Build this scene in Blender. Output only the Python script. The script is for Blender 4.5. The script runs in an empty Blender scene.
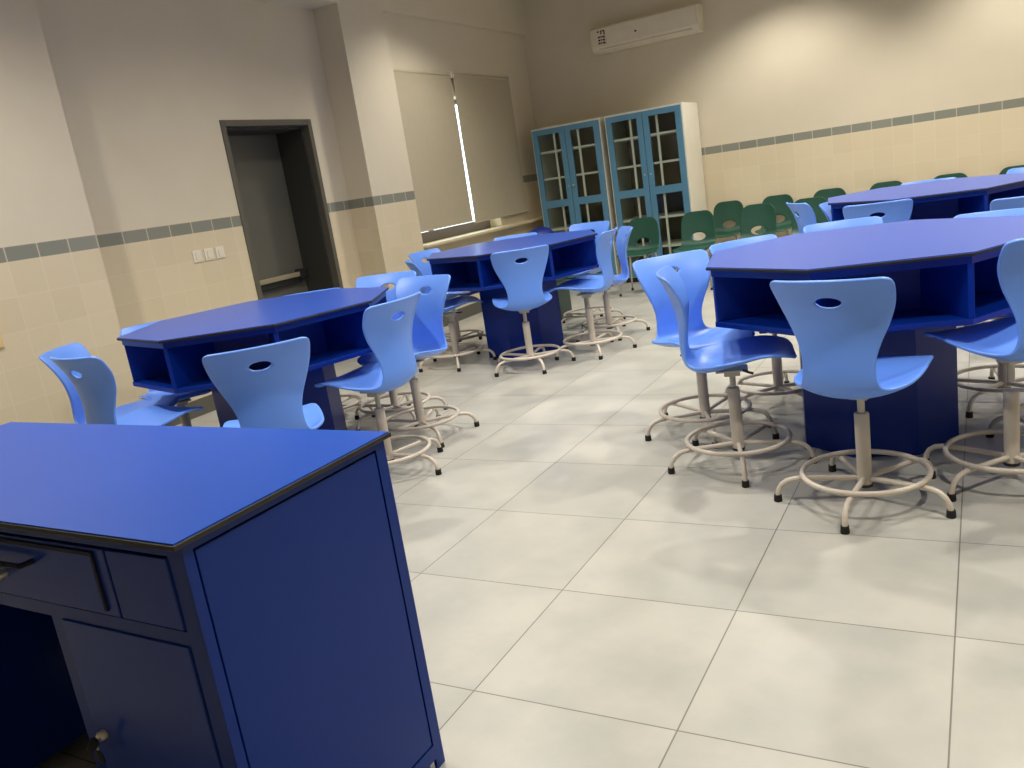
import bpy, bmesh, math, random
from mathutils import Vector, Matrix
random.seed(7)
C = bpy.context.scene.collection
PI = math.pi
R = math.radians

# ------------------------------------------------------------------ materials
def newmat(name):
    m = bpy.data.materials.new(name); m.use_nodes = True
    nt = m.node_tree; b = nt.nodes['Principled BSDF']
    return m, nt, b

def S(r, g, b):
    f = lambda c: ((c/255+0.055)/1.055)**2.4 if c > 10 else c/255/12.92
    return (f(r), f(g), f(b), 1)

def mth(nt, op, a, b=None, c=None):
    n = nt.nodes.new('ShaderNodeMath'); n.operation = op
    for i, v in enumerate((a, b, c)):
        if v is None: continue
        if isinstance(v, (int, float)): n.inputs[i].default_value = v
        else: nt.links.new(v, n.inputs[i])
    return n.outputs[0]

def mixc(nt, f, a, b):
    n = nt.nodes.new('ShaderNodeMix'); n.data_type = 'RGBA'
    for i, v in ((0, f), (6, a), (7, b)):
        if isinstance(v, (int, float)): n.inputs[i].default_value = v
        elif isinstance(v, tuple): n.inputs[i].default_value = v
        else: nt.links.new(v, n.inputs[i])
    return n.outputs[2]

def noise(nt, scale, detail=3, rough=.5, vec=None):
    n = nt.nodes.new('ShaderNodeTexNoise'); n.inputs['Scale'].default_value = scale
    n.inputs['Detail'].default_value = detail; n.inputs['Roughness'].default_value = rough
    if vec is None:
        g = nt.nodes.new('ShaderNodeNewGeometry'); vec = g.outputs['Position']
    nt.links.new(vec, n.inputs['Vector'])
    return n.outputs['Fac']

def plain(name, col, rough=.5, metal=0., var=.08, scale=6, bump=0., bscale=200, spec=.5, coat=0.):
    """a painted / moulded surface: its colour with a slight mottled variation"""
    m, nt, b = newmat(name)
    f = noise(nt, scale)
    dark = tuple(c*(1-var) for c in col[:3])+(1,)
    lite = tuple(min(1, c*(1+var)) for c in col[:3])+(1,)
    nt.links.new(mixc(nt, f, dark, lite), b.inputs['Base Color'])
    b.inputs['Roughness'].default_value = rough
    b.inputs['Metallic'].default_value = metal
    b.inputs['Specular IOR Level'].default_value = spec
    b.inputs['Coat Weight'].default_value = coat
    if bump:
        bp = nt.nodes.new('ShaderNodeBump'); bp.inputs['Strength'].default_value = bump
        bp.inputs['Distance'].default_value = .002
        nt.links.new(noise(nt, bscale, 2), bp.inputs['Height']); nt.links.new(bp.outputs[0], b.inputs['Normal'])
    return m

G = .2045; ZB, ZT = 1.367, 1.459
def wall_material():
    m, nt, b = newmat('painted_and_tiled_wall')
    g = nt.nodes.new('ShaderNodeNewGeometry')
    sp = nt.nodes.new('ShaderNodeSeparateXYZ'); nt.links.new(g.outputs['Position'], sp.inputs[0])
    sn = nt.nodes.new('ShaderNodeSeparateXYZ'); nt.links.new(g.outputs['True Normal'], sn.inputs[0])
    side = mth(nt, 'GREATER_THAN', mth(nt, 'ABSOLUTE', sn.outputs[0]), .5)
    hx = mth(nt, 'MULTIPLY', mth(nt, 'ADD', sp.outputs[0], 1.6035), 1/G)
    hy = mth(nt, 'MULTIPLY', mth(nt, 'SUBTRACT', sp.outputs[1], 2.2492), 1/G)
    u = mth(nt, 'ADD', mth(nt, 'MULTIPLY', side, hy), mth(nt, 'MULTIPLY', mth(nt, 'SUBTRACT', 1, side), hx))
    z = sp.outputs[2]
    ju = mth(nt, 'ABSOLUTE', mth(nt, 'SUBTRACT', mth(nt, 'FRACT', mth(nt, 'ADD', u, .5)), .5))
    jv = mth(nt, 'LESS_THAN', ju, .015)
    w = mth(nt, 'MULTIPLY', mth(nt, 'SUBTRACT', z, ZB), 1/G)
    jw = mth(nt, 'LESS_THAN', mth(nt, 'ABSOLUTE', mth(nt, 'SUBTRACT', mth(nt, 'FRACT', mth(nt, 'ADD', w, .5)), .5)), .013)
    below = mth(nt, 'LESS_THAN', z, ZB); above = mth(nt, 'GREATER_THAN', z, ZT)
    edge = mth(nt, 'MAXIMUM', mth(nt, 'LESS_THAN', mth(nt, 'ABSOLUTE', mth(nt, 'SUBTRACT', z, ZB)), .004),
               mth(nt, 'LESS_THAN', mth(nt, 'ABSOLUTE', mth(nt, 'SUBTRACT', z, ZT)), .004))
    # per-tile random tone
    cmb = nt.nodes.new('ShaderNodeCombineXYZ')
    nt.links.new(mth(nt, 'FLOOR', u), cmb.inputs[0]); nt.links.new(mth(nt, 'FLOOR', w), cmb.inputs[1])
    wn = nt.nodes.new('ShaderNodeTexWhiteNoise'); nt.links.new(cmb.outputs[0], wn.inputs['Vector'])
    cl = noise(nt, 3, 4)
    paint = mixc(nt, cl, S(213, 204, 183), S(221, 212, 191))
    tile = mixc(nt, wn.outputs['Value'], S(218, 205, 176), S(223, 210, 182))
    tile = mixc(nt, mth(nt, 'MULTIPLY', mth(nt, 'MAXIMUM', jv, jw), .3), tile, S(238, 226, 206))
    grey = mixc(nt, wn.outputs['Value'], S(134, 137, 126), S(144, 146, 136))
    grey = mixc(nt, mth(nt, 'MULTIPLY', mth(nt, 'LESS_THAN', ju, .022), .85), grey, S(206, 196, 176))
    col = mixc(nt, below, grey, tile); col = mixc(nt, above, col, paint)
    col = mixc(nt, mth(nt, 'MULTIPLY', edge, .7), col, S(225, 210, 185))
    nt.links.new(col, b.inputs['Base Color'])
    rg = mth(nt, 'ADD', mth(nt, 'MULTIPLY', above, .4), .42)
    nt.links.new(rg, b.inputs['Roughness'])
    b.inputs['Specular IOR Level'].default_value = .3
    bp = nt.nodes.new('ShaderNodeBump'); bp.inputs['Strength'].default_value = .12; bp.inputs['Distance'].default_value = .002
    h = mth(nt, 'MULTIPLY', mth(nt, 'SUBTRACT', 1, mth(nt, 'MAXIMUM', jv, jw)), mth(nt, 'SUBTRACT', 1, above))
    nt.links.new(h, bp.inputs['Height']); nt.links.new(bp.outputs[0], b.inputs['Normal'])
    return m

def floor_material():
    m, nt, b = newmat('stone_look_floor_tiles')
    g = nt.nodes.new('ShaderNodeNewGeometry')
    sp = nt.nodes.new('ShaderNodeSeparateXYZ'); nt.links.new(g.outputs['Position'], sp.inputs[0])
    j = []
    cmb = nt.nodes.new('ShaderNodeCombineXYZ')
    for i in (0, 1):
        q = mth(nt, 'MULTIPLY', sp.outputs[i], 1/.6)
        j.append(mth(nt, 'LESS_THAN', mth(nt, 'ABSOLUTE', mth(nt, 'SUBTRACT', mth(nt, 'FRACT', mth(nt, 'ADD', q, .5)), .5)), .0035))
        nt.links.new(mth(nt, 'FLOOR', q), cmb.inputs[i])
    wn = nt.nodes.new('ShaderNodeTexWhiteNoise'); nt.links.new(cmb.outputs[0], wn.inputs['Vector'])
    # each tile gets its own piece of the cloudy stone print
    off = nt.nodes.new('ShaderNodeVectorMath'); off.operation = 'MULTIPLY_ADD'
    nt.links.new(wn.outputs['Color'], off.inputs[0]); off.inputs[1].default_value = (9, 9, 9)
    nt.links.new(g.outputs['Position'], off.inputs[2])
    n1 = noise(nt, 3.2, 5, .55, off.outputs[0])
    cr = nt.nodes.new('ShaderNodeValToRGB'); nt.links.new(n1, cr.inputs[0])
    cr.color_ramp.elements[0].position = .30; cr.color_ramp.elements[0].color = S(164, 165, 158)
    cr.color_ramp.elements[1].position = .66; cr.color_ramp.elements[1].color = S(186, 184, 175)
    col = mixc(nt, mth(nt, 'MULTIPLY', wn.outputs['Value'], .2), cr.outputs[0], S(170, 169, 161))
    col = mixc(nt, mth(nt, 'MULTIPLY', mth(nt, 'MAXIMUM', j[0], j[1]), .8), col, S(92, 86, 76))
    nt.links.new(col, b.inputs['Base Color'])
    nt.links.new(mth(nt, 'ADD', mth(nt, 'MULTIPLY', n1, .15), .26), b.inputs['Roughness'])
    b.inputs['Specular IOR Level'].default_value = .45
    bp = nt.nodes.new('ShaderNodeBump'); bp.inputs['Strength'].default_value = .15; bp.inputs['Distance'].default_value = .001
    nt.links.new(mth(nt, 'SUBTRACT', 1, mth(nt, 'MAXIMUM', j[0], j[1])), bp.inputs['Height']); nt.links.new(bp.outputs[0], b.inputs['Normal'])
    return m

def glass_material():
    m, nt, b = newmat('clear_glass')
    out = nt.nodes['Material Output']
    tr = nt.nodes.new('ShaderNodeBsdfTransparent'); tr.inputs[0].default_value = (.86, .9, .89, 1)
    gl = nt.nodes.new('ShaderNodeBsdfGlossy'); gl.inputs['Roughness'].default_value = .04
    fr = nt.nodes.new('ShaderNodeFresnel'); fr.inputs[0].default_value = 1.5
    mx = nt.nodes.new('ShaderNodeMixShader')
    gg = nt.nodes.new('ShaderNodeNewGeometry')
    nt.links.new(mth(nt, 'MULTIPLY', fr.outputs[0], mth(nt, 'SUBTRACT', 1, gg.outputs['Backfacing'])), mx.inputs[0]); nt.links.new(tr.outputs[0], mx.inputs[1]); nt.links.new(gl.outputs[0], mx.inputs[2])
    nt.links.new(mx.outputs[0], out.inputs[0])
    return m

M = dict(
    wall=wall_material(), floor=floor_material(), glass=glass_material(),
    ceiling=plain('ceiling_paint', S(214, 206, 190), .9),
    skirt=plain('dark_grey_skirting_tile', S(92, 90, 82), .5),
    laminate=plain('blue_laminate', S(46, 84, 184), .32, var=.05, scale=3, spec=.65),
    desktop=plain('desk_blue_laminate', S(26, 82, 192), .36, var=.05, scale=3, spec=.25),
    core=plain('dark_laminate_edge', S(26, 22, 24), .5),
    navy=plain('navy_blue_metal', S(5, 42, 132), .3, var=.06, scale=4, spec=.25),
    deskblue=plain('dark_blue_enamel', S(4, 46, 132), .26, var=.05, scale=3, spec=.22),
    deskdoor=plain('dusky_blue_enamel', S(32, 60, 148), .2, var=.05, scale=3, spec=.2),
    gasket=plain('black_gap', S(10, 13, 44), .7),
    shell=plain('light_blue_plastic', S(104, 154, 250), .36, var=.03, scale=3, bump=.03, bscale=500),
    cream=plain('cream_painted_steel', S(206, 196, 182), .38, var=.05, scale=20),
    piston=plain('grey_piston', S(176, 172, 164), .3, .3),
    rubber=plain('black_rubber', S(22, 21, 20), .7),
    plate=plain('black_mechanism', S(34, 34, 38), .5),
    green=plain('dark_green_plastic', S(22, 72, 56), .42, var=.06),
    chrome=plain('chrome_leg', S(196, 196, 190), .25, .8),
    white=plain('white_painted_steel', S(234, 230, 216), .5, var=.04),
    carcass=plain('cabinet_inside', S(120, 108, 88), .6),
    cabblue=plain('teal_blue_enamel', S(84, 134, 164), .4, var=.05),
    steel=plain('brushed_steel', S(190, 188, 180), .3, .9),
    brass=plain('pale_brass', S(226, 216, 190), .3, .7),
    blind=plain('taupe_blind_fabric', S(184, 174, 150), .9, var=.04, scale=14, bump=.1, bscale=900),
    alu=plain('purplish_grey_aluminium', S(128, 116, 116), .45, .2),
    marble=plain('cream_sill_stone', S(222, 208, 176), .4, var=.06, scale=9),
    doorframe=plain('grey_door_frame', S(96, 93, 84), .45),
    doorleaf=plain('charcoal_grey_door', S(100, 100, 92), .42, var=.08, scale=3),
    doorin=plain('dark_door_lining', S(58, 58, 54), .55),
    barwhite=plain('pale_push_bar', S(176, 166, 140), .4, .4),
    switch=plain('white_switch_plastic', S(232, 226, 210), .4),
    acwhite=plain('white_appliance_plastic', S(222, 214, 194), .45),
    ink=plain('dark_print', S(60, 40, 36), .6),
    inkred=plain('red_print', S(150, 70, 50), .6),
    bin=plain('dark_green_bin_plastic', S(62, 82, 76), .55),
    binblue=plain('deep_blue_bin_plastic', S(16, 38, 130), .45),
    socket=plain('beige_socket_plastic', S(226, 196, 140), .5),
)
def lamp_material():
    m, nt, b = newmat('lit_lamp_face')
    b.inputs['Emission Color'].default_value = (1, .86, .66, 1); b.inputs['Emission Strength'].default_value = 3
    return m
M['lamp'] = lamp_material()

# ------------------------------------------------------------------ mesh helpers
def box(bm, x0, x1, y0, y1, z0, z1, bev=0.):
    vs = [bm.verts.new((x, y, z)) for x in (x0, x1) for y in (y0, y1) for z in (z0, z1)]
    fs = [(0, 1, 3, 2), (4, 6, 7, 5), (0, 4, 5, 1), (2, 3, 7, 6), (0, 2, 6, 4), (1, 5, 7, 3)]
    faces = [bm.faces.new([vs[i] for i in f]) for f in fs]
    if bev:
        es = list({e for f in faces for e in f.edges})
        bmesh.ops.bevel(bm, geom=es, offset=bev, segments=2, affect='EDGES', profile=.5)

def prism(bm, pts, z0, z1, bev=0.):
    lo = [bm.verts.new((p[0], p[1], z0)) for p in pts]; hi = [bm.verts.new((p[0], p[1], z1)) for p in pts]
    n = len(pts); fs = [bm.faces.new(lo[::-1]), bm.faces.new(hi)]
    for i in range(n): fs.append(bm.faces.new((lo[i], lo[(i+1) % n], hi[(i+1) % n], hi[i])))
    if bev:
        es = list({e for f in fs[:2] for e in f.edges})
        bmesh.ops.bevel(bm, geom=es, offset=bev, segments=2, affect='EDGES', profile=.5)

def tube(bm, path, r, n=10, closed=False, cap=True):
    """sweep a circle of radius r (or list of radii) along a path of points"""
    P = [Vector(p) for p in path]; k = len(P); rings = []
    up = None
    for i in range(k):
        a = P[i-1] if (closed or i > 0) else P[i]; c = P[(i+1) % k] if (closed or i < k-1) else P[i]
        t = (c-a).normalized()
        if up is None:
            up = Vector((0, 0, 1)) if abs(t.z) < .9 else Vector((1, 0, 0))
        s = t.cross(up).normalized(); up = s.cross(t).normalized()
        rr = r[i] if isinstance(r, (list, tuple)) else r
        rings.append([bm.verts.new(P[i]+s*(rr*math.cos(2*PI*j/n))+up*(rr*math.sin(2*PI*j/n))) for j in range(n)])
    for i in range(k if closed else k-1):
        A, B = rings[i], rings[(i+1) % k]
        for j in range(n): bm.faces.new((A[j], A[(j+1) % n], B[(j+1) % n], B[j]))
    if cap and not closed:
        bm.faces.new(rings[0][::-1]); bm.faces.new(rings[-1])

def lathe(bm, prof, n=20, cx=0, cy=0):
    rings = []
    for r, z in prof:
        rings.append([bm.verts.new((cx+r*math.cos(2*PI*j/n), cy+r*math.sin(2*PI*j/n), z)) for j in range(n)])
    for A, B in zip(rings, rings[1:]):
        for j in range(n): bm.faces.new((A[j], A[(j+1) % n], B[(j+1) % n], B[j]))
    bm.faces.new(rings[0][::-1]); bm.faces.new(rings[-1])

def link(name, bm, mat, parent=None, smooth=False, loc=None):
    bmesh.ops.recalc_face_normals(bm, faces=bm.faces[:])
    me = bpy.data.meshes.new(name); bm.to_mesh(me); bm.free()
    me.materials.append(mat)
    if smooth:
        for p in me.polygons: p.use_smooth = True
        me.set_sharp_from_angle(angle=R(40))
    o = bpy.data.objects.new(name, me); C.objects.link(o)
    if parent: o.parent = parent
    if loc: o.location = loc
    return o

def BM(): return bmesh.new()
def boxo(name, mat, parent, *a, bev=0.):
    bm = BM(); box(bm, *a, bev=bev); return link(name, bm, mat, parent)
def struct(o): o['kind'] = 'structure'; return o
def tag(o, label, cat, group=None):
    o['label'] = label; o['category'] = cat
    if group: o['group'] = group
    return o
def thing(name, label, cat, loc=(0, 0, 0), rz=0., group=None):
    o = bpy.data.objects.new(name, None); o.empty_display_size = .1; C.objects.link(o)
    o.location = loc; o.rotation_euler = (0, 0, rz)
    return tag(o, label, cat, group)
def dup(root, loc, rz, label, group=None):
    r = root.copy(); C.objects.link(r); r.location = loc; r.rotation_euler = (0, 0, rz)
    tag(r, label, root['category'], group)
    def rec(a, b):
        for ch in list(a.children):
            c = ch.copy(); C.objects.link(c); c.parent = b; rec(ch, c)
    rec(root, r)
    return r

# ------------------------------------------------------------------ room shell
XW, XP, XV, YB, ZC = -4.031, -3.743, -3.800, 8.523, 3.62
XR, YF = 4.6, -4.2
bm = BM(); box(bm, XW-.6, XR+.3, YF-.3, YB+.3, -.15, 0); struct(link('floor', bm, M['floor']))
bm = BM(); box(bm, XW-.6, XR+.3, YF-.3, YB+.3, ZC, ZC+.15); struct(link('ceiling', bm, M['ceiling']))
DY0, DY1, DZ = 3.373, 4.452, 2.212            # doorway
WY0, WY1, WZ0, WZ1 = 5.475, 7.25, .90, 2.40   # window opening
bm = BM()
box(bm, XW-.6, XW, YF, DY0, 0, ZC)
box(bm, XW-.6, XW, DY1, 4.785, 0, ZC)
box(bm, XW-.6, XW, DY0, DY1, DZ, ZC)
box(bm, XW-.6, XW-.46, DY0, DY1, 0, DZ)
box(bm, XW, XP, .55, 1.839, 0, ZC)             # near pillar
box(bm, XW-.6, XP, 4.785, WY0, 0, ZC)          # pillar beside the window
box(bm, XW, XP, 1.839, 4.785, 3.175, ZC)       # beam
box(bm, XW-.6, XP, WY0, YB, 3.175, ZC)
box(bm, -4.03, XV, WY0, YB, WZ1, 3.175)
box(bm, -4.03, XV, WY0, YB, 0, WZ0-.03)
box(bm, -4.03, XV, WY1, YB, WZ0-.03, WZ1)
struct(link('wall_left', bm, M['wall']))
bm = BM(); box(bm, XW-.6, XR, YB, YB+.3, 0, ZC); struct(link('wall_back', bm, M['wall']))
bm = BM(); box(bm, XR, XR+.3, YF, YB+.3, 0, ZC); struct(link('wall_right', bm, M['wall']))
bm = BM(); box(bm, XW-.6, XR+.3, YF-.3, YF, 0, ZC); struct(link('wall_front', bm, M['wall']))
# skirting
bm = BM()
for y0, y1, x in ((YF, .55, XW), (1.839, DY0-.01, XW), (DY1+.01, 4.785, XW), (.55, 1.839, XP), (4.785, WY0, XP), (WY0, YB, XV)):
    box(bm, x, x+.012, y0, y1, 0, .13)
box(bm, XW, XP+.012, 4.773, 4.785, 0, .13); box(bm, XW, XP+.012, 1.839, 1.851, 0, .13)
struct(link('baseboard_left', bm, M['skirt']))
bm = BM(); box(bm, XV+.012, XR, YB-.012, YB, 0, .13); struct(link('baseboard_back', bm, M['skirt']))

# window 1: aluminium sliding frame in the opening
wf = BM()
fx0, fx1 = -4.01, -3.95
box(wf, fx0, fx1, WY0, WY1, WZ0, WZ0+.112, .004); box(wf, fx0, fx1, WY0, WY1, WZ1-.05, WZ1, .004)
box(wf, fx0, fx1, WY0, WY0+.05, WZ0+.112, WZ1-.05); box(wf, fx0, fx1, WY1-.05, WY1, WZ0+.112, WZ1-.05)
box(wf, fx0+.01, fx1-.01, 5.98, 6.03, WZ0+.112, WZ1-.05)
w = struct(link('window_1', wf, M['alu']))
boxo('pane', M['glass'], w, -3.99, -3.984, WY0+.05, 5.98, WZ0+.112, WZ1-.05)
boxo('pane', M['glass'], w, -3.99, -3.984, 6.03, WY1-.05, WZ0+.112, WZ1-.05)
bm = BM(); box(bm, -4.02, -3.695, WY0, WY1, WZ0-.03, WZ0, .004); box(bm, XV, -3.695, WY1, 8.51, WZ0-.03, WZ0, .004)
struct(link('trim_1', bm, M['marble']))        # window sill

# door 1: deep grey lined recess, charcoal leaf, push bar
bm = BM()
a = .05
box(bm, XW-.46, XW+.012, DY0-.0, DY0+a, 0, DZ-.0, .003); box(bm, XW-.46, XW+.012, DY1-a, DY1, 0, DZ, .003)
box(bm, XW-.46, XW+.012, DY0+a, DY1-a, DZ-a, DZ, .003)
d = struct(link('door_1', bm, M['doorframe']))
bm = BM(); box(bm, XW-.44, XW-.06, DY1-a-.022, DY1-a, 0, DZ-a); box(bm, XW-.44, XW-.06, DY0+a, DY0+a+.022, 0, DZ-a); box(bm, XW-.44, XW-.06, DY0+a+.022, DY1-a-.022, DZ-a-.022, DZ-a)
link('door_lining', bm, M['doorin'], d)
leaf = boxo('door_leaf', M['doorleaf'], d, XW-.42, XW-.37, DY0+a+.022, DY1-a-.022, .01, DZ-a-.022, bev=.003)
bm = BM(); box(bm, XW-.35, XW-.31, DY0+.12, DY1-.16, .83, .875, .008)
link('push_bar', bm, M['barwhite'], leaf)
bm = BM(); box(bm, XW-.37, XW-.30, DY1-.2, DY1-.1, .80, .9, .01); box(bm, XW-.37, XW-.33, DY0+.1, DY1-.16, .77, .83, .006)
link('push_bar_housing', bm, M['plate'], leaf)

# ------------------------------------------------------------------ roller blinds
def blind(y0, y1, zb, label):
    t = thing('roller_blind', label, 'blind', (XV+.02, (y0+y1)/2, zb), 0, 'roller blinds over the window')
    h = 2.625-zb; w = (y1-y0)/2
    bm = BM(); nx = 12; nz = 16
    rows = []
    for i in range(nz+1):
        z = h*i/nz
        rows.append([bm.verts.new((.016+.003*math.sin(3*j/nx+i*.5), -w+2*w*j/nx, z)) for j in range(nx+1)])
    for i in range(nz):
        for j in range(nx): bm.faces.new((rows[i][j], rows[i][j+1], rows[i+1][j+1], rows[i+1][j]))
    g = bmesh.ops.extrude_face_region(bm, geom=bm.faces[:])
    bmesh.ops.translate(bm, verts=[v for v in g['geom'] if isinstance(v, bmesh.types.BMVert)], vec=(-.002, 0, 0))
    link('blind_fabric', bm, M['blind'], t, True)
    bm = BM(); tube(bm, [(.015, -w, .006), (.015, w, .006)], .009, 8); link('bottom_bar', bm, M['blind'], t, True)
    bm = BM(); tube(bm, [(.004, -w, h), (.004, w, h)], .019, 12); link('roller_tube', bm, M['blind'], t, True)
    for s in (-1, 1):
        boxo('bracket', M['switch'], t, -.02, .03, s*w-.004, s*w+.004, h-.035, h+.03)
blind(5.482, 6.553, 1.035, 'taupe roller blind left of the bright slit, beside the pillar')
blind(6.602, 7.905, 1.01, 'taupe roller blind right of the bright slit, beside the glass cabinets')

# ------------------------------------------------------------------ small wall fittings
for y, lb in ((2.85, 'left one of three white square switches beside the grey door'),
              (2.965, 'middle one of three white square switches beside the grey door'),
              (3.078, 'right one of three white square switches, nearest the grey door')):
    t = thing('wall_switch', lb, 'switch', (XW, y, 1.193), 0, 'light switches beside the door')
    boxo('cover_plate', M['switch'], t, 0, .009, -.044, .044, -.046, .046, bev=.003)
    boxo('rocker', M['switch'], t, .009, .014, -.02, .02, -.03, .03, bev=.002)
t = thing('wall_socket', 'pale beige socket plate low on the pillar at the left edge', 'socket', (XP, 1.01, .945))
boxo('cover_plate', M['socket'], t, 0, .01, -.055, .055, -.055, .055, bev=.003)
bm = BM()
tube(bm, [(.008, -.018, 0), (.0125, -.018, 0)], .006, 8); link('socket_hole', bm, M['plate'], t)
bm = BM(); tube(bm, [(.008, .018, 0), (.0125, .018, 0)], .006, 8); link('socket_hole', bm, M['plate'], t)

# air conditioner
AX0, AX1, AZ0, AZ1 = -2.815, -1.482, 2.735, 3.03
t = thing('air_conditioner', 'white wall mounted split air conditioner high on the back wall', 'air conditioner', ((AX0+AX1)/2, YB, AZ0))
L = (AX1-AX0)/2; H = AZ1-AZ0
prof = [(0, 0), (-.10, -.0), (-.165, .025), (-.195, .075), (-.2, .2), (-.195, H-.02), (-.17, H), (0, H)]
bm = BM(); A = [bm.verts.new((-L+.02, y, z)) for y, z in prof]; B = [bm.verts.new((L-.02, y, z)) for y, z in prof]
bm.faces.new(A); bm.faces.new(B[::-1])
for i in range(len(prof)): bm.faces.new((A[i], A[(i+1) % 8], B[(i+1) % 8], B[i]))
link('body', bm, M['acwhite'], t)
for s in (-1, 1):
    bm = BM(); A = [bm.verts.new((s*L, y*.97, z*.98+.002)) for y, z in prof]; B = [bm.verts.new((s*(L-.018), y, z)) for y, z in prof]
    bm.faces.new(A); bm.faces.new(B[::-1])
    for i in range(len(prof)): bm.faces.new((A[i], A[(i+1) % 8], B[(i+1) % 8], B[i]))
    link('end_cap', bm, M['acwhite'], t)
bm = BM(); A = [(-.206, .085), (-.208, .2), (-.201, H-.02), (-.196, H-.02), (-.2, .2), (-.197, .085)]
a = [bm.verts.new((-L+.03, y, z)) for y, z in A]; b = [bm.verts.new((L-.03, y, z)) for y, z in A]
bm.faces.new(a); bm.faces.new(b[::-1])
for i in range(6): bm.faces.new((a[i], a[(i+1) % 6], b[(i+1) % 6], b[i]))
link('front_panel', bm, M['acwhite'], t)
bm = BM(); tube(bm, [(-L+.1, -.172, .035), (L-.1, -.172, .035)], .016, 10); link('air_louvre', bm, M['acwhite'], t, True)
bm = BM(); lathe(bm, [(.012, -.003), (.012, .003)], 12)
bmesh.ops.rotate(bm, verts=bm.verts[:], matrix=Matrix.Rotation(PI/2, 3, 'X')); bmesh.ops.translate(bm, verts=bm.verts[:], vec=(-.085, -.2085, .155))
link('badge', bm, M['ink'], t)
st = boxo('energy_sticker', M['acwhite'], t, -L+.08, -L+.21, -.2105, -.207, .075, .255)
bm = BM()   # rows of dark print with a bold arch mark above
def mark(x0, x1, z0, z1): box(bm, -L+.08+x0, -L+.08+x1, -.2125, -.2105, .075+z0, .075+z1)
mark(.02, .05, .155, .17); mark(.065, .12, .16, .172); mark(.105, .12, .12, .16); mark(.065, .08, .13, .16)
for k in range(3):
    z = .09-k*.034
    mark(.03, .055, z, z+.02); mark(.062, .078, z+.003, z+.02); mark(.086, .118, z-.002, z+.018)
link('printed_mark', bm, M['ink'], st)

# ------------------------------------------------------------------ glass fronted cabinets
def cabinet(x0, x1, label, knob):
    cx = (x0+x1)/2; w = (x1-x0)/2; Hc = 1.978; d0 = 7.886-8.5
    t = thing('glass_cabinet', label, 'cabinet', (cx, 8.5, 0), 0, 'tall glass fronted cabinets')
    bm = BM(); e = .02
    box(bm, -w, -w+e, d0, 0, .06, Hc); box(bm, w-e, w, d0, 0, .06, Hc)
    box(bm, -w+e, w-e, d0, 0, Hc-e, Hc); box(bm, -w+e, w-e, d0, 0, .06, .1); box(bm, -w+e, w-e, -.012, 0, .1, Hc-e)
    link('carcass', bm, M['white'], t)
    boxo('back_lining', M['carcass'], t, -w+e, w-e, -.02, -.0125, .1, Hc-e)
    bm = BM(); box(bm, -w+.03, w-.03, d0+.03, -.02, 0, .06); link('plinth', bm, M['plate'], t)
    for z in (.40, .74, 1.035, 1.365, 1.685):
        boxo('shelf', M['white'], t, -w+e, w-e, d0+.012, -.02, z-.012, z+.012)
    for s in (-1, 1):
        boxo('upright', M['white'], t, s*.16-.013, s*.16+.013, d0+.001, d0+.0115, .1, Hc-e)
    for s in (-1, 1):
        a, b = (-w+.020, -.003) if s < 0 else (.003, w-.014)
        f = .068; bm = BM(); y0, y1 = d0-.026, d0-.002
        box(bm, a, a+f, y0, y1, .07, Hc-.022); box(bm, b-f, b, y0, y1, .07, Hc-.022)
        box(bm, a+f, b-f, y0, y1, Hc-.085, Hc-.022); box(bm, a+f, b-f, y0, y1, 1.012, 1.1); box(bm, a+f, b-f, y0, y1, .07, .15)
        dr = link('door', bm, M['cabblue'], t)
        boxo('pane', M['glass'], dr, a+f, b-f, d0-.015, d0-.011, 1.1, Hc-.085)
        boxo('pane', M['glass'], dr, a+f, b-f, d0-.015, d0-.011, .15, 1.012)
        bm = BM()
        if s > 0 and knob:
            lathe(bm, [(.006, 0), (.006, .012), (.015, .016), (.015, .026), (.009, .03)], 12)
        else:
            lathe(bm, [(.009, 0), (.009, .006), (.005, .008)], 12)
        bmesh.ops.rotate(bm, verts=bm.verts[:], matrix=Matrix.Rotation(PI/2, 3, 'X'))
        bmesh.ops.translate(bm, verts=bm.verts[:], vec=((a+.034) if s > 0 else (b-.034), d0-.026, 1.25))
        link('lock', bm, M['steel'], dr, True)
    return t
cabinet(-3.549, -2.636, 'left tall glass cabinet with blue doors, next to the window blinds', True)
cabinet(-2.575, -1.637, 'right tall glass cabinet with blue doors, white side showing, below the air conditioner', False)

# ------------------------------------------------------------------ moulded chair shells
def crom(pts, n):
    """Catmull-Rom through rows of numbers, n samples a span"""
    out = []
    P = [pts[0]]+pts+[pts[-1]]
    for i in range(1, len(P)-2):
        for k in range(n):
            t = k/n
            out.append([.5*(2*b+(c-a)*t+(2*a-5*b+4*c-d)*t*t+(3*b-a-3*c+d)*t**3) for a, b, c, d in zip(P[i-1], P[i], P[i+1], P[i+2])])
    out.append(list(pts[-1]))
    return out

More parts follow.
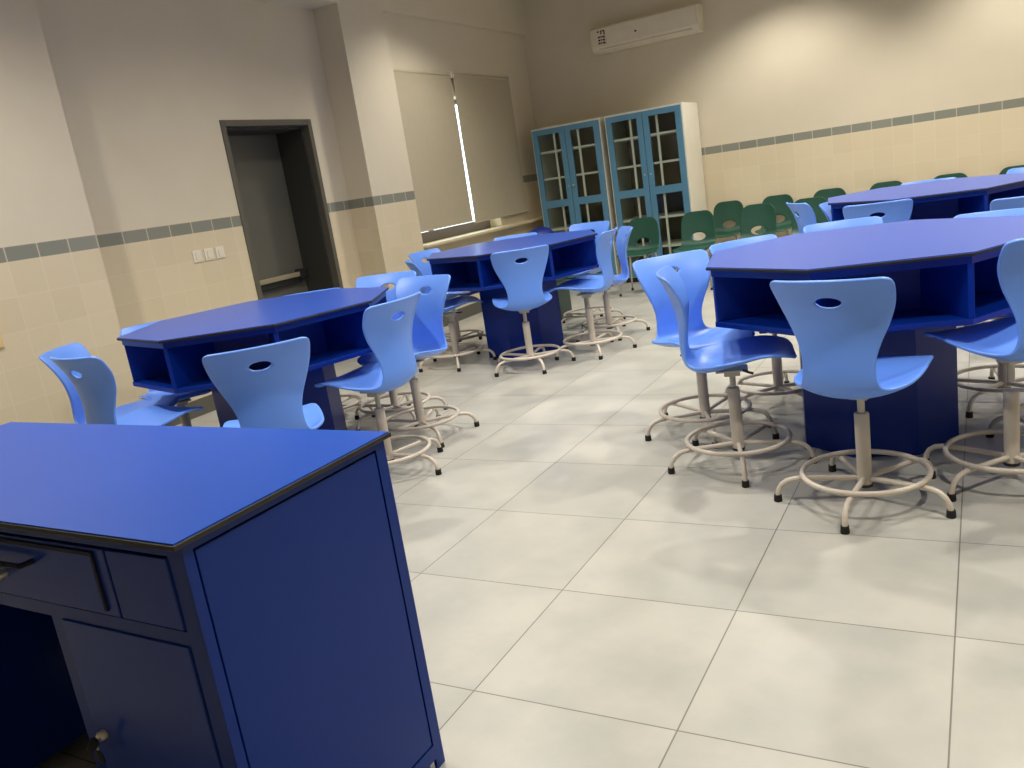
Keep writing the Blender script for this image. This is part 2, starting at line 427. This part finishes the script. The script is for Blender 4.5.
def shell_mesh(name, ctrl, hole, thick, r0, r1, nv=30, step=.014):
    """ctrl rows: x, z, half-width, lift (edge curl along the shell's upper side); hole: (arc, lateral, a, b)"""
    S_ = crom(ctrl, 24)
    arc = [0]
    for p, q in zip(S_, S_[1:]): arc.append(arc[-1]+math.hypot(q[0]-p[0], q[1]-p[1]))
    Ltot = arc[-1]
    if hole and hole[0] < 0: hole = (Ltot+hole[0],)+tuple(hole[1:])   # measured from the top edge
    def at(s):
        s = min(max(s, 0), Ltot)
        lo, hi = 0, len(arc)-1
        while hi-lo > 1:
            m = (lo+hi)//2
            if arc[m] <= s: lo = m
            else: hi = m
        f = (s-arc[lo])/max(1e-9, arc[hi]-arc[lo])
        v = [a+(b-a)*f for a, b in zip(S_[lo], S_[hi])]
        a, b = S_[max(0, lo-3)], S_[min(len(S_)-1, hi+3)]
        t = Vector((b[0]-a[0], b[1]-a[1])).normalized()
        k = min(1, max(0, (v[1]-.50)/.12))      # on the back the edges curl straight forward
        n = Vector((t.y*(1-k)+k, -t.x*(1-k))).normalized()
        return v, (n.x, n.y)
    def corner(s, w):
        for dd, r in ((s, r0), (Ltot-s, r1)):
            if dd < r: w = w-r+math.sqrt(max(0, r*r-(r-dd)**2))
        return max(w, .01)
    def pos(s, v):
        q, n = at(s); w = corner(s, q[2]); y = v*w
        c = q[3]*(abs(y)/max(.05, q[2]))**2.2
        return Vector((q[0]+n[0]*c, y, q[1]+n[1]*c))
    ss = set()
    s = 0
    while s < Ltot:
        ss.add(round(s, 5))
        near = min(s, Ltot-s)
        st = .004 if near < .03 else step
        if hole and abs(s-hole[0]) < hole[3]*1.6: st = min(st, hole[3]/4.5)
        s += st
    ss.add(round(Ltot, 5)); ss = sorted(ss)
    if ss[-1]-ss[-2] < .002: ss.pop(-2)
    bm = BM(); grid = []; info = {}
    for s in ss:
        row = []
        for j in range(nv+1):
            u = -1+2*j/nv
            u = math.copysign(abs(u)**.9, u)
            q, n = at(s); w = corner(s, q[2])
            vert = bm.verts.new(pos(s, u)); info[vert] = (s, u*w); row.append(vert)
        grid.append(row)
    for A, B in zip(grid, grid[1:]):
        for j in range(nv): bm.faces.new((A[j], A[j+1], B[j+1], B[j]))
    if hole:
        hs, hl, ha, hb = hole
        E2 = lambda f: (((sum(info[v][1] for v in f.verts)/4-hl)/ha)**2+((sum(info[v][0] for v in f.verts)/4-hs)/hb)**2)
        rm = [f for f in bm.faces if E2(f) < 1.0]
        bmesh.ops.delete(bm, geom=rm, context='FACES')
        for v in bm.verts:
            s, y = info.get(v, (0, 9))
            if v.is_boundary and abs(s-hs) < hb*1.8 and abs(y-hl) < ha*1.6:
                dx, dy = (y-hl)/ha, (s-hs)/hb; k = math.hypot(dx, dy)
                s2, y2 = hs+dy/k*hb, hl+dx/k*ha
                q, n = at(s2); v.co = pos(s2, y2/corner(s2, q[2]))
    bmesh.ops.recalc_face_normals(bm, faces=bm.faces[:])
    me = bpy.data.meshes.new(name); bm.to_mesh(me); bm.free()
    o = bpy.data.objects.new(name, me); C.objects.link(o)
    m1 = o.modifiers.new('s', 'SOLIDIFY'); m1.thickness = thick; m1.offset = 0
    m2 = o.modifiers.new('u', 'SUBSURF'); m2.levels = 1; m2.render_levels = 1
    dg = bpy.context.evaluated_depsgraph_get(); dg.update()
    me2 = bpy.data.meshes.new_from_object(o.evaluated_get(dg)); me2.name = name
    bpy.data.objects.remove(o); bpy.data.meshes.remove(me)
    for p in me2.polygons: p.use_smooth = True
    return me2

def obj_from(name, me, mat, parent):
    if not me.materials: me.materials.append(mat)
    o = bpy.data.objects.new(name, me); C.objects.link(o); o.parent = parent
    return o

# lab stool ---------------------------------------------------------
stool_ctrl = [  # x, z, half width, edge lift
    [.270, .488, .156, .002], [.238, .505, .188, .008], [.14, .502, .213, .026], [.03, .473, .222, .042],
    [-.075, .450, .216, .054], [-.145, .452, .190, .046], [-.192, .484, .152, .026], [-.208, .535, .134, .020],
    [-.208, .60, .132, .024], [-.208, .66, .147, .034], [-.216, .73, .177, .048], [-.234, .80, .203, .054],
    [-.258, .86, .215, .050], [-.284, .905, .218, .046]]
STOOL_ME = shell_mesh('seat_shell', stool_ctrl, (-.094, 0, .045, .0215), .013, .05, .03)
def make_stool():
    t = thing('lab_stool', 'x', 'stool')
    obj_from('seat_shell', STOOL_ME, M['shell'], t)
    bm = BM(); box(bm, -.07, .07, -.05, .05, .430, .440, .003); box(bm, -.035, .035, -.035, .035, .408, .432, .004)
    link('seat_plate', bm, M['piston'], t)
    bm = BM(); tube(bm, [(.05, -.045, .435), (.075, -.10, .437), (.085, -.145, .445)], .006, 8); link('height_lever', bm, M['plate'], t, True)
    bm = BM(); lathe(bm, [(.0135, .335), (.0135, .412)], 14); link('piston', bm, M['piston'], t, True)
    bm = BM(); lathe(bm, [(.020, .058), (.027, .062), (.027, .345), (.024, .350), (.016, .351)], 20); link('column', bm, M['cream'], t, True)
    bm = BM(); lathe(bm, [(.0285, .054), (.0285, .066)], 20); link('column_collar', bm, M['plate'], t, True)
    bm = BM(); tube(bm, [(0.227*math.cos(a*PI/24), 0.227*math.sin(a*PI/24), .112) for a in range(48)], .0105, 10, closed=True)
    link('foot_ring', bm, M['cream'], t, True)
    path = [(.015, 0, .088), (.10, 0, .091), (.20, 0, .094), (.255, 0, .093), (.285, 0, .086), (.307, 0, .070), (.320, 0, .048), (.325, 0, .018)]
    bm = BM(); tube(bm, path, .0105, 10); l0 = link('leg', bm, M['cream'], t, True)
    bm = BM(); lathe(bm, [(.0155, 0), (.0165, .004), (.0150, .028)], 14, .325, 0); f0 = link('rubber_foot', bm, M['rubber'], l0, True)
    legs = [l0]
    for k in range(1, 5):
        l = l0.copy(); C.objects.link(l); l.parent = t
        f = f0.copy(); C.objects.link(f); f.parent = l
        legs.append(l)
    return t
STOOL = make_stool(); used = []
def place_stool(x, y, face, phase, label, group, dz=0):
    """face: direction the sitter looks (deg); phase: direction of one leg (deg)"""
    if used: s = dup(STOOL, (x, y, 0), R(face), label, group)
    else:
        s = STOOL; s.location = (x, y, 0); s.rotation_euler.z = R(face); tag(s, label, 'stool', group)
    used.append(s)
    k = 0
    for ch in s.children:
        if ch.name.startswith('leg'):
            ch.rotation_euler.z = R(phase-face+72*k); k += 1
        elif dz and ch.name.split('.')[0] in ('seat_shell', 'seat_plate', 'height_lever'):
            ch.location.z = dz
        elif dz and ch.name.startswith('piston'): ch.location.z = dz
    return s

# ------------------------------------------------------------------ octagonal tables
TH = .90
def octa(r, rot=0): return [(r*math.cos(rot+PI/4*k), r*math.sin(rot+PI/4*k)) for k in range(8)]
def make_table():
    t = thing('octagonal_table', 'x', 'table')
    bm = BM(); prism(bm, octa(.742), TH-.004, TH); link('table_top', bm, M['laminate'], t)
    bm = BM(); prism(bm, octa(.746), TH-.015, TH-.0041, .002); link('edge_band', bm, M['core'], t)
    bm = BM(); prism(bm, octa(.725), TH-.045, TH-.0152); link('top_rail', bm, M['navy'], t)
    bm = BM(); prism(bm, octa(.725), .628, .652, .003); link('shelf_board', bm, M['navy'], t)
    bm = BM(); prism(bm, octa(.42), .652, TH-.045); link('shelf_core', bm, M['navy'], t)
    bm = BM(); prism(bm, octa(.345), .0, .628); link('pedestal', bm, M['navy'], t)
    bm = BM(); box(bm, .40, .718, -.013, .013, .652, TH-.045, .002)
    d0 = link('divider', bm, M['navy'], t)
    for k in range(1, 8):
        d = d0.copy(); C.objects.link(d); d.parent = t; d.rotation_euler.z = PI/4*k
    return t
TABLES = dict(R=(.837, 2.323, -2.541), L=(-2.245, 1.656, -2.262), M=(-2.13, 4.42, -2.226), N=(.932, 5.268, -2.60))
TG = 'octagonal lab tables with open compartments'
TAB = make_table()
for i, (k, lb) in enumerate((('R', 'large octagonal blue table in the right foreground, nearest of the right-hand tables'),
                             ('L', 'octagonal blue table at left in front of the grey door, just past the desk'),
                             ('M', 'octagonal blue table in the middle distance by the window blinds and cabinets'),
                             ('N', 'octagonal blue table at far right, behind the large right foreground table'))):
    x, y, r = TABLES[k]
    if i == 0: TAB.location = (x, y, 0); TAB.rotation_euler.z = r; tag(TAB, lb, 'table', TG)
    else: dup(TAB, (x, y, 0), r, lb, TG)

SG = 'light blue stools around the octagonal tables'
STOOLS = [
 # x, y, face, leg phase, height change, label
 (.872, 1.535, 76, -96, .0, 'light blue stool with its back to us at the front of the right foreground table'),
 (.294, 1.908, 15, 0, 0, 'light blue stool turned side-on at the front left corner of the right foreground table'),
 (.01, 2.37, -46, 5, -.012, 'light blue stool facing us at the far left of the right foreground table'),
 (.289, 2.84, -44, 22, -.016, 'light blue stool half hidden behind the left rear edge of the right foreground table'),
 (.65, 3.23, -72, 40, -.012, 'light blue stool behind the right foreground table, only its rounded top edge showing'),
 (1.366, 1.812, 129, -128, .052, 'light blue stool cut by the right picture edge, nearest on the right'),
 (1.62, 2.28, 180, 178, 0, 'light blue stool right of the foreground table, only its base ring showing under another seat'),
 (1.36, 2.86, -91, -117, -.01, 'light blue stool at the right rear of the foreground table, long top edge showing'),
 (-1.76, 3.804, 127, 26, .015, 'light blue stool with its back to us in front of the middle table'),
 (-1.422, 4.238, 187, 14, .03, 'light blue stool side-on at the right of the middle table, nearer one of two'),
 (-1.536, 4.871, 212, 18, -.02, 'light blue stool side-on right of the middle table, further one, before a green chair'),
 (-2.551, 3.977, 40, 16, -.005, 'light blue stool at front left of the middle table, its back dark against the pillar'),
 (-2.92, 4.60, -6, 12, 0, 'light blue stool at far left of the middle table, below the window sill'),
 (-1.97, 5.42, -95, 20, .01, 'light blue stool at rear right of the middle table, in front of the left cabinet'),
 (-2.55, 5.245, -65, 50, -.01, 'light blue stool behind the middle table, low top edge below the blinds'),
 (-1.48, .86, 137, -90, -.01, 'light blue stool with its back to us between the desk and the left table'),
 (-1.486, 1.60, 177, -4, .01, 'light blue stool at the right of the left table, nearest the desk corner'),
 (-1.66, 2.167, -97, 35, .015, 'light blue stool facing us at the right of the left table, second from the desk'),
 (-2.09, 2.49, -75, 40, .02, 'light blue stool behind the right end of the left table, in front of the pillar'),
 (-2.63, 2.44, -58, 16, -.042, 'light blue stool behind the left table before the grey door, thin top edge only'),
 (-2.97, 1.57, -30, 10, -.028, 'light blue stool behind the left corner of the left table, against the tiled wall'),
 (-2.39, .86, 84, 0, 0, 'light blue stool left of the left table, the nearer one of two overlapping'),
 (-2.87, 1.10, 30, 36, -.028, 'light blue stool left of the left table, the further one of two overlapping'),
 (.27, 5.06, 30, 10, .022, 'light blue stool at the left of the far right table, turned with its slot showing'),
 (.43, 5.62, -20, 10, -.055, 'light blue stool behind the left corner of the far right table, a sliver showing'),
 (.65, 4.65, 95, 10, -.003, 'light blue stool with its back to us in front of the far right table'),
 (1.47, 4.34, 105, 10, -.035, 'light blue stool in front of the far right table at the right picture edge'),
 (.89, 5.98, -90, 10, -.01, 'light blue stool behind the far right table, thin top edge near the green chairs'),
 (1.50, 5.96, -125, 10, .0, 'light blue stool behind the far right table at the right picture edge'),
]
for a in STOOLS: place_stool(*a[:4], a[5], SG, a[4])

# ------------------------------------------------------------------ green chairs by the back wall
green_ctrl = [
    [.225, .425, .172, .0], [.20, .442, .186, .004], [.10, .445, .194, .008], [0, .435, .196, .012], [-.10, .432, .192, .016],
    [-.165, .445, .188, .016], [-.195, .485, .186, .014], [-.21, .54, .188, .014], [-.228, .62, .188, .016], [-.245, .70, .180, .018], [-.262, .80, .158, .018]]
GREEN_ME = shell_mesh('seat_shell', green_ctrl, (.500, 0, .078, .044), .009, .05, .075, nv=24)
def make_green():
    t = thing('stacking_chair', 'x', 'chair')
    obj_from('seat_shell', GREEN_ME, M['green'], t)
    bm = BM()
    for s in (-1, 1): tube(bm, [(.15, s*.15, .425), (0, s*.15, .418), (-.12, s*.15, .420)], .011, 8)
    tube(bm, [(.0, -.15, .418), (.0, .15, .418)], .010, 8)
    link('seat_frame', bm, M['chrome'], t, True)
    l = None
    for sx in (1, -1):
        for sy in (1, -1):
            bm = BM(); tube(bm, [(.13*sx, .15*sy, .42), (.19*sx-.02, .195*sy, .02)], .011, 8); l = link('leg', bm, M['chrome'], t, True)
            bm = BM(); lathe(bm, [(.014, 0), (.014, .025)], 10, .19*sx-.02, .195*sy); link('rubber_foot', bm, M['rubber'], l, True)
    return t
GREEN = make_green(); gu = []
GG = 'dark green stacking chairs by the back wall'
GREENS = [
 (-2.03, 7.06, -90, 'green plastic chair in front of the right cabinet, behind a blue stool'),
 (-1.40, 7.06, -89, 'green plastic chair at the right front edge of the right cabinet'),
 (-1.36, 8.20, -90, 'green plastic chair against the back wall, first one right of the cabinets'),
 (-.77, 7.06, -92, 'green plastic chair in the front row, third from the left, overlapping two behind'),
 (-.79, 8.20, -90, 'green plastic chair against the back wall, second one right of the cabinets'),
 (-.24, 7.06, -90, 'green plastic chair in the front row, half hidden behind a side-on blue stool'),
 (-.22, 8.20, -90, 'green plastic chair against the back wall, just left of the far table'),
 (.37, 8.20, -90, 'green plastic chair against the back wall, top edge behind the far table'),
 (.98, 8.20, -90, 'green plastic chair against the back wall, top edge beside a blue stool edge'),
 (1.60, 8.20, -90, 'green plastic chair against the back wall at the right picture edge'),
]
for i, (x, y, f, lb) in enumerate(GREENS):
    if i == 0: GREEN.location = (x, y, 0); GREEN.rotation_euler.z = R(f); tag(GREEN, lb, 'chair', GG)
    else: dup(GREEN, (x, y, 0), R(f), lb, GG)

# ------------------------------------------------------------------ bins behind the middle table
t = thing('waste_bin', 'dark green square bin standing on the floor behind the middle table', 'bin', (-2.46, 5.70, 0))
bm = BM(); prism(bm, [(-.13, -.13), (.13, -.13), (.13, .13), (-.13, .13)], 0, .40, .01); link('body', bm, M['bin'], t)
bm = BM(); prism(bm, [(-.14, -.14), (.14, -.14), (.14, .14), (-.14, .14)], .4005, .43, .008); link('rim', bm, M['bin'], t)

# ------------------------------------------------------------------ teacher's desk in the foreground
DX0, DX1, DYa, DYb, DH = -1.46, .092, -.872, -.276, .875
t = thing('teacher_desk', 'large dark blue teacher desk with drawers and keys, in the left foreground', 'desk', ((DX0+DX1)/2, (DYa+DYb)/2, 0))
desk = t; ox, oy = t.location.x, t.location.y
def lx(*v): return [v[0]-ox, v[1]-ox, v[2]-oy, v[3]-oy, v[4], v[5]]
def dbox(bm, *v, bev=0.): box(bm, *lx(*v), bev=bev)
bm = BM(); dbox(bm, DX0, DX1, DYa, DYb, DH-.003, DH); link('desk_top', bm, M['desktop'], t)
bm = BM(); dbox(bm, DX0-.004, DX1+.004, DYa-.004, DYb+.004, DH-.0135, DH-.0031, bev=.002); link('edge_band', bm, M['core'], t)
bx0, bx1, by0, by1 = DX0+.02, DX1-.02, DYa+.022, DYb-.006
zt = DH-.0135
# carcass: end panels, back, kneehole sides, rails
bm = BM()
dbox(bm, bx0, bx1, by1-.02, by1, .05, zt); dbox(bm, bx0+.02, bx0+.04, by0+.03, by1-.02, .05, zt-.05)
dbox(bm, -.421, -.403, by0+.03, by1-.02, .05, .664); dbox(bm, -.98, -.96, by0+.03, by1-.02, .05, .664)
dbox(bm, bx0+.03, bx1-.03, by0+.03, by1-.02, .664, .678)
dbox(bm, bx0+.03, -.97, by0+.03, by1-.02, .05, .07); dbox(bm, -.412, bx1-.03, by0+.03, by1-.02, .05, .07)
link('carcass', bm, M['deskblue'], t)
bm = BM()   # face frame
y0, y1 = by0, by0+.03
dbox(bm, bx1-.038, bx1-.002, y0, y1, .04, zt); dbox(bm, bx0+.002, bx0+.045, y0, y1, .04, zt)
dbox(bm, bx0+.045, bx1-.038, y0, y1, .836, zt); dbox(bm, bx0+.045, bx1-.038, y0, y1, .656, .686)
dbox(bm, -.401, -.363, y0, y1, .04, .656); dbox(bm, -.98, -.944, y0, y1, .04, .656)
dbox(bm, -.363, bx1-.038, y0, y1, .04, .075); dbox(bm, bx0+.045, -.98, y0, y1, .04, .075)
link('face_frame', bm, M['deskblue'], t)
for xx in (0,):
    bm = BM()   # right end panel: frame with an inset field
    x0, x1 = bx1-.003, bx1+.006
    dbox(bm, x0, x1, by0, by0+.022, .0, zt); dbox(bm, x0, x1, by1-.032, by1, .0, zt)
    dbox(bm, x0, x1, by0+.022, by1-.032, zt-.018, zt); dbox(bm, x0, x1, by0+.022, by1-.032, .03, .068)
    link('end_frame', bm, M['deskblue'], t)
    bm = BM(); dbox(bm, x0-.012, x1-.0005, by0+.026, by1-.036, .072, zt-.022, bev=.002); link('end_panel', bm, M['deskblue'], t)
bm = BM(); dbox(bm, bx0-.004, bx0+.02, by0, by1, .0, zt); link('end_panel', bm, M['deskblue'], t)
# drawers
def drawer(x0, x1, handle):
    bm = BM(); dbox(bm, x0, x1, y0-.004, y0+.02, .690, .832, bev=.002); d = link('drawer', bm, M['deskdoor'], t)
    bm = BM(); q = .008
    a, b = x0+.022, x1-.030
    dbox(bm, a, b, y0-.009, y0-.004, .817, .825); dbox(bm, b-q, b, y0-.009, y0-.004, .702, .817)
    link('drawer_groove', bm, M['gasket'], d)
    cx = x0+.150 if handle else (x0+x1)/2
    bm = BM(); tube(bm, [(cx-.11-ox, y0-.004-oy, .782), (cx-.105-ox, y0-.03-oy, .782), (cx-ox, y0-.034-oy, .782), (cx+.105-ox, y0-.03-oy, .782), (cx+.11-ox, y0-.004-oy, .782)], .006, 8)
    link('handle', bm, M['gasket'], d, True)
    bm = BM(); lathe(bm, [(.009, 0), (.009, .02), (.006, .024)], 12)
    bmesh.ops.rotate(bm, verts=bm.verts[:], matrix=Matrix.Rotation(PI/2, 3, 'X')); bmesh.ops.translate(bm, verts=bm.verts[:], vec=(cx-.010-ox, y0-.004-oy, .742))
    link('lock', bm, M['brass'], d, True)
drawer(-.66, -.150, True); drawer(-1.19, -.67, False)
bm = BM(); dbox(bm, -.144, bx1-.040, y0-.004, y0+.02, .690, .832, bev=.002); link('fixed_panel', bm, M['deskdoor'], t)
bm = BM(); dbox(bm, bx0+.047, -1.196, y0-.004, y0+.02, .690, .832, bev=.002); link('fixed_panel', bm, M['deskdoor'], t)
# cupboard doors either side of the kneehole
def ddoor(x0, x1, lockx):
    bm = BM(); dbox(bm, x0, x1, y0-.004, y0+.018, .078, .656, bev=.002); d = link('door', bm, M['deskdoor'], t)
    bm = BM(); lathe(bm, [(.011, 0), (.011, .012), (.008, .016)], 14)
    bmesh.ops.rotate(bm, verts=bm.verts[:], matrix=Matrix.Rotation(PI/2, 3, 'X')); bmesh.ops.translate(bm, verts=bm.verts[:], vec=(lockx-ox, y0-.004-oy, .394))
    link('lock', bm, M['brass'], d, True)
ddoor(-.360, bx1-.042, -.325); ddoor(bx0+.05, -.984, -1.01)
for x in (bx0+.03, bx1-.03):
    for y in (by0+.03, by1-.05):
        bm = BM(); dbox(bm, x-.015, x+.015, y-.015, y+.015, 0, .05); link('foot', bm, M['plate'], t)
# the two keys left in the cupboard lock
for k, (kx, ky, kz, rot, lb) in enumerate(((-.314, -.040, .396, 20, 'black headed key sticking out of the desk cupboard lock'),
                                           (-.318, -.030, .358, -12, 'black headed key hanging below the other one from the desk cupboard lock'))):
    kt = thing('key', lb, 'key', (kx, y0+ky, kz), 0, 'keys in the desk cupboard')
    bm = BM(); lathe(bm, [(.012, -.0025), (.0155, -.001), (.0155, .001), (.012, .0025)], 18)
    bmesh.ops.rotate(bm, verts=bm.verts[:], matrix=Matrix.Rotation(PI/2, 3, 'X'))
    bmesh.ops.scale(bm, vec=(.8, 1, 1.15), verts=bm.verts[:])
    if k == 0: bmesh.ops.rotate(bm, verts=bm.verts[:], matrix=Matrix.Rotation(R(70), 3, 'Z'))
    bmesh.ops.rotate(bm, verts=bm.verts[:], matrix=Matrix.Rotation(R(rot), 3, 'Y')); link('key_head', bm, M['rubber'], kt, True)
    bm = BM()
    if k == 0: box(bm, -.001, .001, .012, .019, -.003, .003)
    else: box(bm, -.003, .003, -.001, .001, .017, .040)
    link('key_blade', bm, M['steel'], kt)

# the desk stands a touch askew to the tile joints; the keys turn with it
bpy.context.view_layer.update()
piv = Matrix.Translation((DX1, (DYa+DYb)/2, 0)); T_ = piv @ Matrix.Rotation(R(-1.1), 4, 'Z') @ piv.inverted()
for o in [desk]+[o for o in C.objects if o.get('category') == 'key']:
    o.matrix_world = T_ @ o.matrix_basis

# ------------------------------------------------------------------ dark blue bin between the middle table and the cabinets
t = thing('dome_bin', 'dark blue round topped bin just showing behind the middle table, before the left cabinet', 'bin', (-3.26, 7.20, 0), 0)
BZ = .84
bm = BM(); lathe(bm, [(.12, 0), (.125, .01), (.15, BZ - .13), (.15, BZ - .125)], 28); link('body', bm, M['binblue'], t, True)
bm = BM(); lathe(bm, [(.156, BZ - .1245), (.156, BZ - .105), (.148, BZ - .075), (.118, BZ - .035), (.07, BZ - .01), (.02, BZ)], 28); link('lid', bm, M['binblue'], t, True)

# ------------------------------------------------------------------ light: ceiling downlights
def downlight(x, y, power, ang=112, blend=.65, col=(1, .937, .835)):
    t = thing('ceiling_downlight', 'round recessed downlight in the ceiling, out of the picture above', 'lamp', (x, y, ZC), 0, 'ceiling downlights')
    bm = BM(); lathe(bm, [(.11, -.012), (.115, -.006), (.115, 0)], 24); link('rim', bm, M['switch'], t, True)
    bm = BM(); lathe(bm, [(.09, -.016), (.09, -.0121)], 24); link('lamp_face', bm, M['lamp'], t)
    l = bpy.data.lights.new('downlight_beam', 'SPOT'); l.energy = power; l.color = col
    l.spot_size = R(ang); l.spot_blend = blend; l.shadow_soft_size = .09
    o = bpy.data.objects.new('downlight_beam', l); C.objects.link(o); o.parent = t; o.location = (0, 0, -.03)
P0 = 330
for x, y, k, a, b in ((-.55, 7.45, .8, 116, .6), (1.65, 7.45, .8, 116, .6), (3.7, 7.45, .6, 116, .6),
                      (-2.7, 5.6, .65, 130, .8), (-.4, 5.3, .8, 138, .75), (1.7, 5.3, .75, 138, .75),
                      (-1.9, 3.0, .75, 146, .75), (-.2, 2.7, .75, 138, .75), (1.8, 2.7, .9, 138, .75), (3.7, 2.7, .4, 138, .75),
                      (-2.6, .2, .95, 138, .75), (-.4, .3, .6, 138, .75), (1.9, .3, .9, 138, .75)):
    downlight(x, y, P0*k, a, b)

# daylight outside the window
w = bpy.data.worlds.new('daylight'); bpy.context.scene.world = w; w.use_nodes = True
bg = w.node_tree.nodes['Background']
bg.inputs[0].default_value = (.86, .93, 1, 1); bg.inputs[1].default_value = 5

# ------------------------------------------------------------------ camera
f, yaw, pit, rol, cx, cy, cz = 836.223, -.5320, -.2323, -.1516, 1.2860, -1.7129, 1.3764
fwd = Vector((math.sin(yaw)*math.cos(pit), math.cos(yaw)*math.cos(pit), math.sin(pit)))
rt = Vector((math.cos(yaw), -math.sin(yaw), 0)); up = rt.cross(fwd)
r2 = rt*math.cos(rol)+up*math.sin(rol); u2 = -rt*math.sin(rol)+up*math.cos(rol)
cam = bpy.data.cameras.new('camera'); co = bpy.data.objects.new('camera', cam); C.objects.link(co)
mw = Matrix((r2, u2, -fwd)).transposed().to_4x4(); mw.translation = (cx, cy, cz)
co.matrix_world = mw
cam.sensor_width = 36; cam.sensor_fit = 'HORIZONTAL'; cam.lens = f/1024*36; cam.clip_start = .05
sc = bpy.context.scene; sc.camera = co
sc.view_settings.view_transform = 'Standard'; sc.view_settings.look = 'None'
sc.view_settings.gamma = 1; sc.view_settings.use_curve_mapping = False; sc.view_settings.exposure = 0
